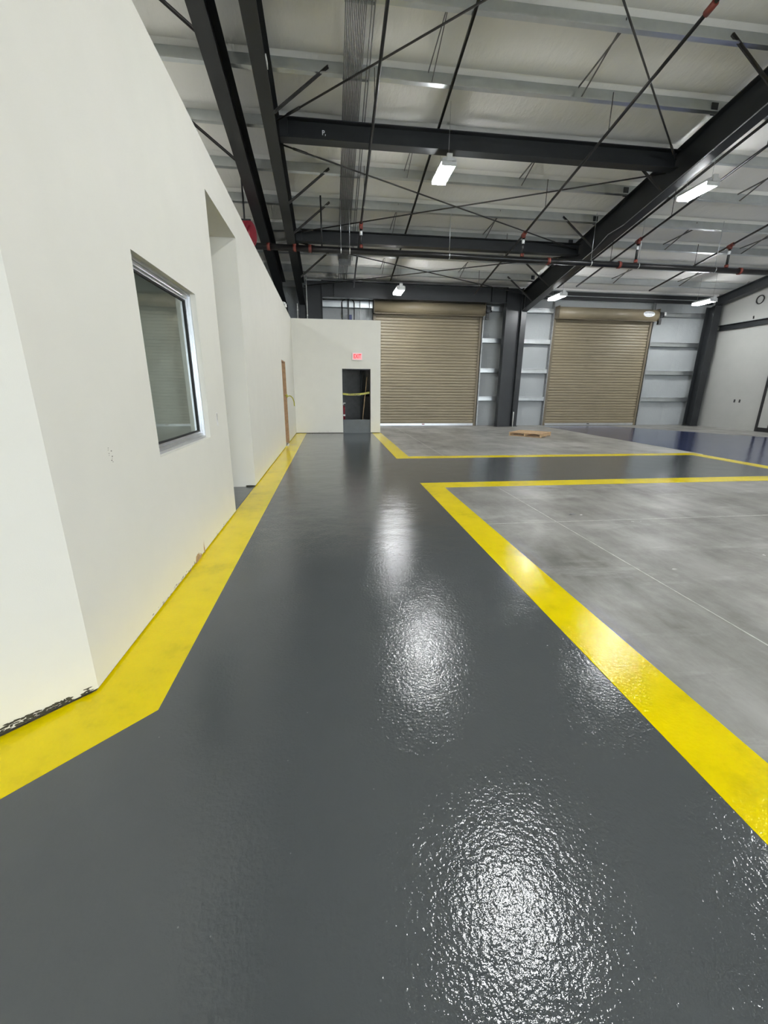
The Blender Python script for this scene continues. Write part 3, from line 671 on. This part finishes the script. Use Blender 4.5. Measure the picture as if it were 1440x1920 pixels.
b_ = MB().path([(MX_-.13, 2, zb(2)-.01), (MX_-.13, 11.6, zb(11.6)-.01), (MX_-.15, 12.2, zb(12.2)+.07), (MX_-.13, 12.8, zb(12.8)-.012), (MX_-.13, 17.35, zb(17.35)-.012)], .011); b_.build('pipe', 'galvanized_dull', rc)
# struts
def strut(label, y0, y1, z0, z1, x0=LX+.115, x1=MX_-.115):
    o = thing('cross_strut', label, 'beam', ((x0+x1)/2, (y0+y1)/2, z0)); t_ = .016; yc = (y0+y1)/2
    MB().box((x0, yc-.006, z0+t_), (x1, yc+.006, z1-t_)).build('web', 'frame_steel', o)
    MB().box((x0, y0, z0), (x1, y1, z0+t_)).build('bottom_flange', 'frame_steel', o); MB().box((x0, y0, z1-t_), (x1, y1, z1)).build('top_flange', 'frame_steel', o)
    MB().box((x0, yc-.11, z0+.02), (x0+.16, yc-.006, z1-.02)).build('end_plate', 'frame_steel', o); return o
s1 = strut('dark steel cross strut behind the nearest hanging lamp', 9.98, 10.22, 6.20, 6.535)
strut('dark steel cross strut just above the black main pipe', 13.56, 13.80, 5.50, 5.80)
strut('dark steel cross strut high over the walkway near the viewpoint', 3.2, 3.42, 7.36, 7.69)
text_mesh('paint_mark', 'P,', .11, 'sticker_white', s1, Matrix.Translation((.02, 10.09, 6.36)) @ Matrix.Rotation(math.pi/2, 4, 'X'), .001)
# bracing rods
def pz(y, d=.3): return zr(y)-d
RODS = [('bracing rod from office rafter near strut to the shutter rafter beyond', (-.85, 10.38), (7.72, 13.72)), ('bracing rod crossing under the nearest lamp bay from the lower left', (-.85, 13.56), (7.72, 10.36)),
        ('bracing rod rising rightward at the upper left roof bay', (-.85, 9.80), (7.72, 3.42)), ('bracing rod falling rightward at the top right roof bay', (7.60, 9.95), (-.85, 3.0)),
        ('far bracing rod falling toward the shutter column', (-.85, 14.05), (7.72, 17.05)), ('far bracing rod falling toward the partition column', (7.72, 14.07), (-.85, 16.99))]
for lb, a, c in RODS:
    o = thing('bracing_rod', lb, 'rod', ((a[0]+c[0])/2, (a[1]+c[1])/2, pz((a[1]+c[1])/2)-.02), 'roof bracing rods')
    pa, pc = Vector((*a, pz(a[1]))), Vector((*c, pz(c[1]))); d = (pc-pa).normalized()
    MB().tube(pa, pc, .016, 8).build('rod', 'rod_steel', o); MB().tube(pa+d*.25, pa+d*.55, .024, 8).build('turnbuckle', 'rod_steel', o)
# flange braces
FB = []
for y in (9.22, 11.69, 12.925, 15.395): FB.append(('office rafter', LX+.1, zb(y-.04)+.05, y-.04, .12, zr(y)+.12, y-.04))
for y in (7.985, 10.455, 12.925, 15.395, 16.63): FB.append(('shutter rafter', MX_-.1, zb(y-.04)+.05, y-.04, 6.68, zr(y)+.12, y-.04))
for y in (7.985, 10.455): FB.append(('leftmost rafter', L1X-.1, zb(y-.04)+.05, y-.04, -2.75, zr(y)+.12, y-.04))
cnt = {}
ORD = ['nearest', 'second nearest', 'third nearest', 'fourth nearest', 'fifth nearest', 'sixth nearest']
for who, xa, za, ya, xb, zb_, yb_ in FB:
    k = cnt.get(who, 0); cnt[who] = k+1
    o = MB(); o.bar((xa, ya, za), (xb, yb_, zb_), .006, .055, (0, 0, 1)); o.bar((xa, ya-.022, za), (xb, yb_-.022, zb_), .05, .006); o = o.build('flange_brace', 'rod_steel')
    tag(o, '%s dark angle brace from the %s up to a purlin' % (ORD[k], who), 'brace', 'flange braces')

# ------------------------------------------------------------------ sprinkler piping
MPY, MPZ = 12.53, 4.995
mp = thing('main_pipe', 'thick black sprinkler main running crosswise under the roof', 'pipe', (7, MPY, MPZ))
MB().tube((-2.6, MPY, MPZ+.03), (16.2, MPY, MPZ-.045), .074, 18).build('pipe', 'black_pipe', mp)
def cx(x): return MPZ + .03 - (x+2.6)/18.8*.075
for x in (-1.48, -.815, -.42, 6.20, 8.36, 12.27): MB().tube((x-.04, MPY, cx(x)), (x+.04, MPY, cx(x)), .092, 16).build('coupling', 'red_fitting', mp)
for x in (.39, .62, 3.33, 7.48, 8.95, 11.43):
    b_ = MB(); b_.tube((x-.012, MPY, cx(x)), (x+.012, MPY, cx(x)), .080, 16); b_.tube((x, MPY, cx(x)+.075), (x, MPY, zr(MPY)+.05), .007, 6); b_.build('hanger', 'galvanized', mp)
def branch(x, y0, y1, label):
    o = thing('branch_pipe', label, 'pipe', (x, 10, zr(10)-.58), 'sprinkler branch pipes'); dz = -.55
    MB().tube((x, y0, zr(y0)+dz), (x, y1, zr(y1)+dz), .028, 10).build('pipe', 'black_pipe', o)
    zt_ = zr(MPY)+dz
    MB().tube((x, MPY, cx(x)+.07), (x, MPY, zt_), .034, 10).build('riser', 'black_pipe', o); rz = o.children[-1] if False else bpy.data.objects[[k for k in WORLD][-1]]
    b_ = MB(); b_.tube((x, MPY-.09, zr(MPY-.09)+dz), (x, MPY+.09, zr(MPY+.09)+dz), .05, 10); b_.tube((x, MPY, zt_-.10), (x, MPY, zt_), .05, 10); b_.build('tee', 'red_fitting', o)
    MB().tube((x, MPY, cx(x)+.07), (x, MPY, cx(x)+.15), .052, 10).build('outlet_fitting', 'red_fitting', o)
    MB().tube((x, MPY, zt_-.24), (x, MPY, zt_-.14), .037, 10).build('label_band', 'sticker_white', rz)
    y = y0+1.0
    while y < y1-.3:
        MB().tube((x, y, zr(y)+dz), (x, y, zr(y)+.06), .008, 6).build('hanger', 'rod_steel', o); y += 2.35
    return o
branch(.923, 1.0, 16.3, 'black sprinkler branch pipe over the walkway beside the grey conduits')
b2 = branch(5.415, 1.0, 16.5, 'black sprinkler branch pipe with red joint left of the big rafter')
MB().tube((5.415, 6.83, zr(6.83)-.55), (5.415, 6.99, zr(6.99)-.55), .047, 10).build('joint', 'red_fitting', b2)
branch(8.86, 1.0, 15.55, 'black sprinkler branch pipe just right of the big rafter')
branch(11.8, 1.0, 15.65, 'black sprinkler branch pipe furthest right')
ra = thing('drain_pipe', 'short black vertical pipe dropping to the sprinkler main', 'pipe', (-.11, 12.53, 5.0))
MB().tube((-.11, 12.53, cx(-.11)+.06), (-.11, 12.53, zr(12.53)+.05), .02, 8).build('pipe', 'black_pipe', ra)

# grey conduit bank beside the first branch
cb = thing('conduit_bank', 'flat bank of thin grey conduits running under the purlins', 'conduit', (.62, 10, zr(10)-.03))
for k, x in enumerate([.39+.028*q for q in range(12)] + [.755, .80]):
    MB().tube((x, 1.0, zr(1.0)-.025), (x+.0 if k < 12 else x+.05, 15.6, zr(15.6)-.025), .0105, 8).build('conduit', 'grey_conduit', cb)
for y in [q for q in PY if q < 15.5]: MB().box((.37, y-.02, zr(y)-.012), (.83, y+.02, zr(y)-.004)).build('strap', 'galvanized_dull', cb)
MB().box((.40, 15.5, zr(15.5)-.16), (.80, 15.75, zr(15.5)+.02)).build('pull_box', 'galvanized_dull', cb)
for k in range(6): MB().tube((.43+k*.055, 15.7, zr(15.7)-.05), (.43+k*.055, 17.25, 5.40), .0125, 8).build('drop_conduit', 'grey_conduit', cb)
# perforated channel that carries the lamps
def channel(x, y0, y1, label):
    o = thing('slotted_channel', label, 'channel', (x, 10, zr(10)-.05), 'lamp channels'); n = 1
    b_ = MB(); h = .042
    b_.bar((x-.019, y0, zr(y0)-.03), (x-.019, y1, zr(y1)-.03), .004, h); b_.bar((x+.019, y0, zr(y0)-.03), (x+.019, y1, zr(y1)-.03), .004, h); b_.bar((x, y0, zr(y0)-.012), (x, y1, zr(y1)-.012), .042, .004)
    b_.build('channel', 'rod_steel', o); return o
channel(2.33, 2.0, 17.0, 'dark slotted channel carrying the lamps above the walkway edge')
channel(8.9, 2.0, 17.0, 'dark slotted channel carrying the lamps beyond the big rafter')
# small white conduits near the office rafter
for (x, y, z0, z1, lb) in ((-.74, 16.6, 3.6, 5.35, 'thin white conduit dropping beside the office rafter behind the partition'), (-1.02, 15.6, 3.6, 4.25, 'short thin white conduit left of the partition corner')):
    o = thing('white_conduit', lb, 'conduit', (x, y, z0)); MB().tube((x, y, z0), (x, y, z1), .014, 8).build('pipe', 'white_conduit', o); MB().tube((x, y, z0+.42), (x, y, z0+.47), .022, 8).build('coupling', 'white_plastic', o)
pe = thing('wall_cap_elbow', 'small white plastic elbow on the office wall head', 'elbow', (XW, 13.0, ztop(13.0)))
zz = ztop(13.0)
b_ = MB().path([(XW-.10, 12.95, zz+.045), (XW-.02, 13.0, zz+.06), (XW+.03, 13.02, zz+.04), (XW+.04, 13.03, zz-.05)], .03, 10); b_.build('pipe', 'white_plastic', pe)
# red round unit behind the office wall head
ru = thing('red_alarm_housing', 'red round metal housing behind the office wall head', 'housing', (-1.95, 12.0, 4.9))
b_ = MB().tube((-2.02, 12.0, 5.12), (-1.80, 11.92, 5.10), .27, 24); b_.build('drum', 'red_paint', ru)
MB().tube((-1.80, 11.92, 5.10), (-1.76, 11.905, 5.10), .20, 24, .16).build('cover', 'red_paint', ru)
MB().bar((-2.1, 12.0, 5.42), (-1.8, 12.0, 5.42), .05, .03).build('bracket', 'dark_steel', ru)
MB().tube((-1.95, 12.0, 5.40), (-1.95, 12.0, zr(12)), .02, 8).build('hanger', 'dark_steel', ru)

# ------------------------------------------------------------------ hanging lamps
def lamp(loc, label):
    x, y, z = loc; o = thing('hanging_lamp', label, 'lamp', loc, 'hanging LED lamps'); Lh, Wh = .43, .145
    b_ = MB(); b_.box((x-Wh-.004, y-Lh, z+.040), (x+Wh+.004, y+Lh, z+.085)); b_.box((x-Wh*.8, y-Lh, z+.085), (x+Wh*.8, y+Lh, z+.10)); b_.box((x-.06, y-Lh+.02, z+.095), (x+.06, y+Lh-.02, z+.125)); ho = b_.build('housing', 'lamp_body', o)
    MB().box((x-.055, y-Lh-.03, z+.03), (x+.055, y-Lh+.02, z+.16)).build('end_box', 'lamp_body', ho)
    MB().box((x-.055, y+Lh-.02, z+.03), (x+.055, y+Lh+.03, z+.12)).build('end_box', 'lamp_body', ho)
    for s_ in (-1, 1): MB().box((x-Wh-.006, y+s_*(Lh-.012)-.012, z-.036), (x+Wh+.006, y+s_*(Lh-.012)+.012, z+.05)).build('end_cap', 'lamp_body', ho)
    pr = [(-Wh, .045), (-Wh, -.012), (-Wh*.85, -.032), (Wh*.85, -.032), (Wh, -.012), (Wh, .045)]
    MB().prism([(x+a, z+c) for a, c in pr], 'y', y-Lh+.024, y+Lh-.024).build('lens', 'lamp_lens', o)
    for s_ in (-1, 1): MB().tube((x, y+s_*(Lh-.08), z+.125), (x, y+s_*(Lh-.08), zr(y+s_*(Lh-.08))+PD), .0035, 6).build('hanger_wire', 'steel_wire', o)
    return o
LX_ = (2.50, 8.42, 14.45)
rows = [(16.0, 4.80), (10.15, 5.85), (3.95, 6.02), (-2.0, 6.02), (-8.0, 5.85), (-14., 4.9)]
PLACE = {16.0: 'far row before the back wall', 10.15: 'middle row', 3.95: 'row above the viewpoint', -2.0: 'row just behind the viewpoint', -8.0: 'second row behind the viewpoint', -14.: 'row by the rear wall'}
SIDE = ('over the walkway side', 'beside the big rafter', 'nearest the right wall')
for y, z in rows:
    for x, s_ in zip(LX_, SIDE): lamp((x, y, z), 'white hanging LED lamp %s, %s' % (s_, PLACE[y]))
for y, z in ((10.15, 5.6), (-2.0, 6.0), (3.95, 6.0)): lamp((-5.2, y, z), 'unseen hanging LED lamp added above the office block to light the left roof, %s' % PLACE[y])  # unseen lamps, added to light the roof on the left

# ------------------------------------------------------------------ pallet and scraps on the concrete
P0 = Vector((6.06, 13.80, 0)); U = Vector((.77, -.77, 0)).normalized(); V = Vector((.66, .76, 0)).normalized(); V = (V - U*V.dot(U)).normalized()
pa = thing('wood_pallet', 'low pale wooden pallet lying on the bare concrete', 'pallet', tuple(P0+U*.55+V*.5))
PW, PL = 1.10, 1.05
for k in range(3):
    c = .03+k*(PW-.06)/2; MB().bar(P0+U*c+Vector((0,0,.064)), P0+U*c+V*PL+Vector((0,0,.064)), .04, .085).build('stringer', 'pallet_wood', pa)
for k in range(7):
    c = .05+k*(PL-.10)/6; MB().bar(P0+V*c+Vector((0,0,.115)), P0+V*c+U*PW+Vector((0,0,.115)), .105, .017).build('deck_board', 'pallet_wood', pa)
for k in range(3):
    c = .06+k*(PL-.12)/2; MB().bar(P0+V*c+Vector((0,0,.0105)), P0+V*c+U*PW+Vector((0,0,.0105)), .10, .019).build('bottom_board', 'pallet_wood', pa)
def scrap(x, y, sx, sy, h, mt, label, seed, name='paper_scrap'):
    r = random.Random(seed); b_ = MB(); n = 8; vs = [(x, y, h)]
    for k in range(n):
        a = 2*math.pi*k/n; vs.append((x+sx*math.cos(a)*r.uniform(.6, 1.1), y+sy*math.sin(a)*r.uniform(.6, 1.1), .001+h*r.uniform(.0, .9)*(k % 2)))
    vs += [(x+(p[0]-x)*.6, y+(p[1]-y)*.6, .0008) for p in vs[1:]]
    fs = [(0, 1+k, 1+(k+1) % n) for k in range(n)] + [(1+k, 1+n+k, 1+n+(k+1) % n, 1+(k+1) % n) for k in range(n)] + [tuple(1+n+k for k in range(n))[::-1]]
    b_.add(vs, fs); o = b_.build(name, mt); tag(o, label, 'scrap', 'scraps on the concrete'); return o
scrap(2.965, 4.63, .055, .03, .02, 'scrap_grey', 'crumpled grey foil scrap near the crossing floor joints', 1)
scrap(3.06, 4.60, .022, .016, .01, 'paper', 'tiny white paper scrap beside the grey foil scrap', 2)
scrap(3.52, 4.28, .02, .015, .006, 'paper', 'small white paper scrap right of the joint crossing', 3)
scrap(2.93, 2.98, .03, .014, .004, 'paper', 'flat white paper scrap beside the long floor joint', 4)
scrap(4.04, 3.18, .014, .018, .006, 'paper', 'white paper fleck on the open concrete far from the joints', 5)
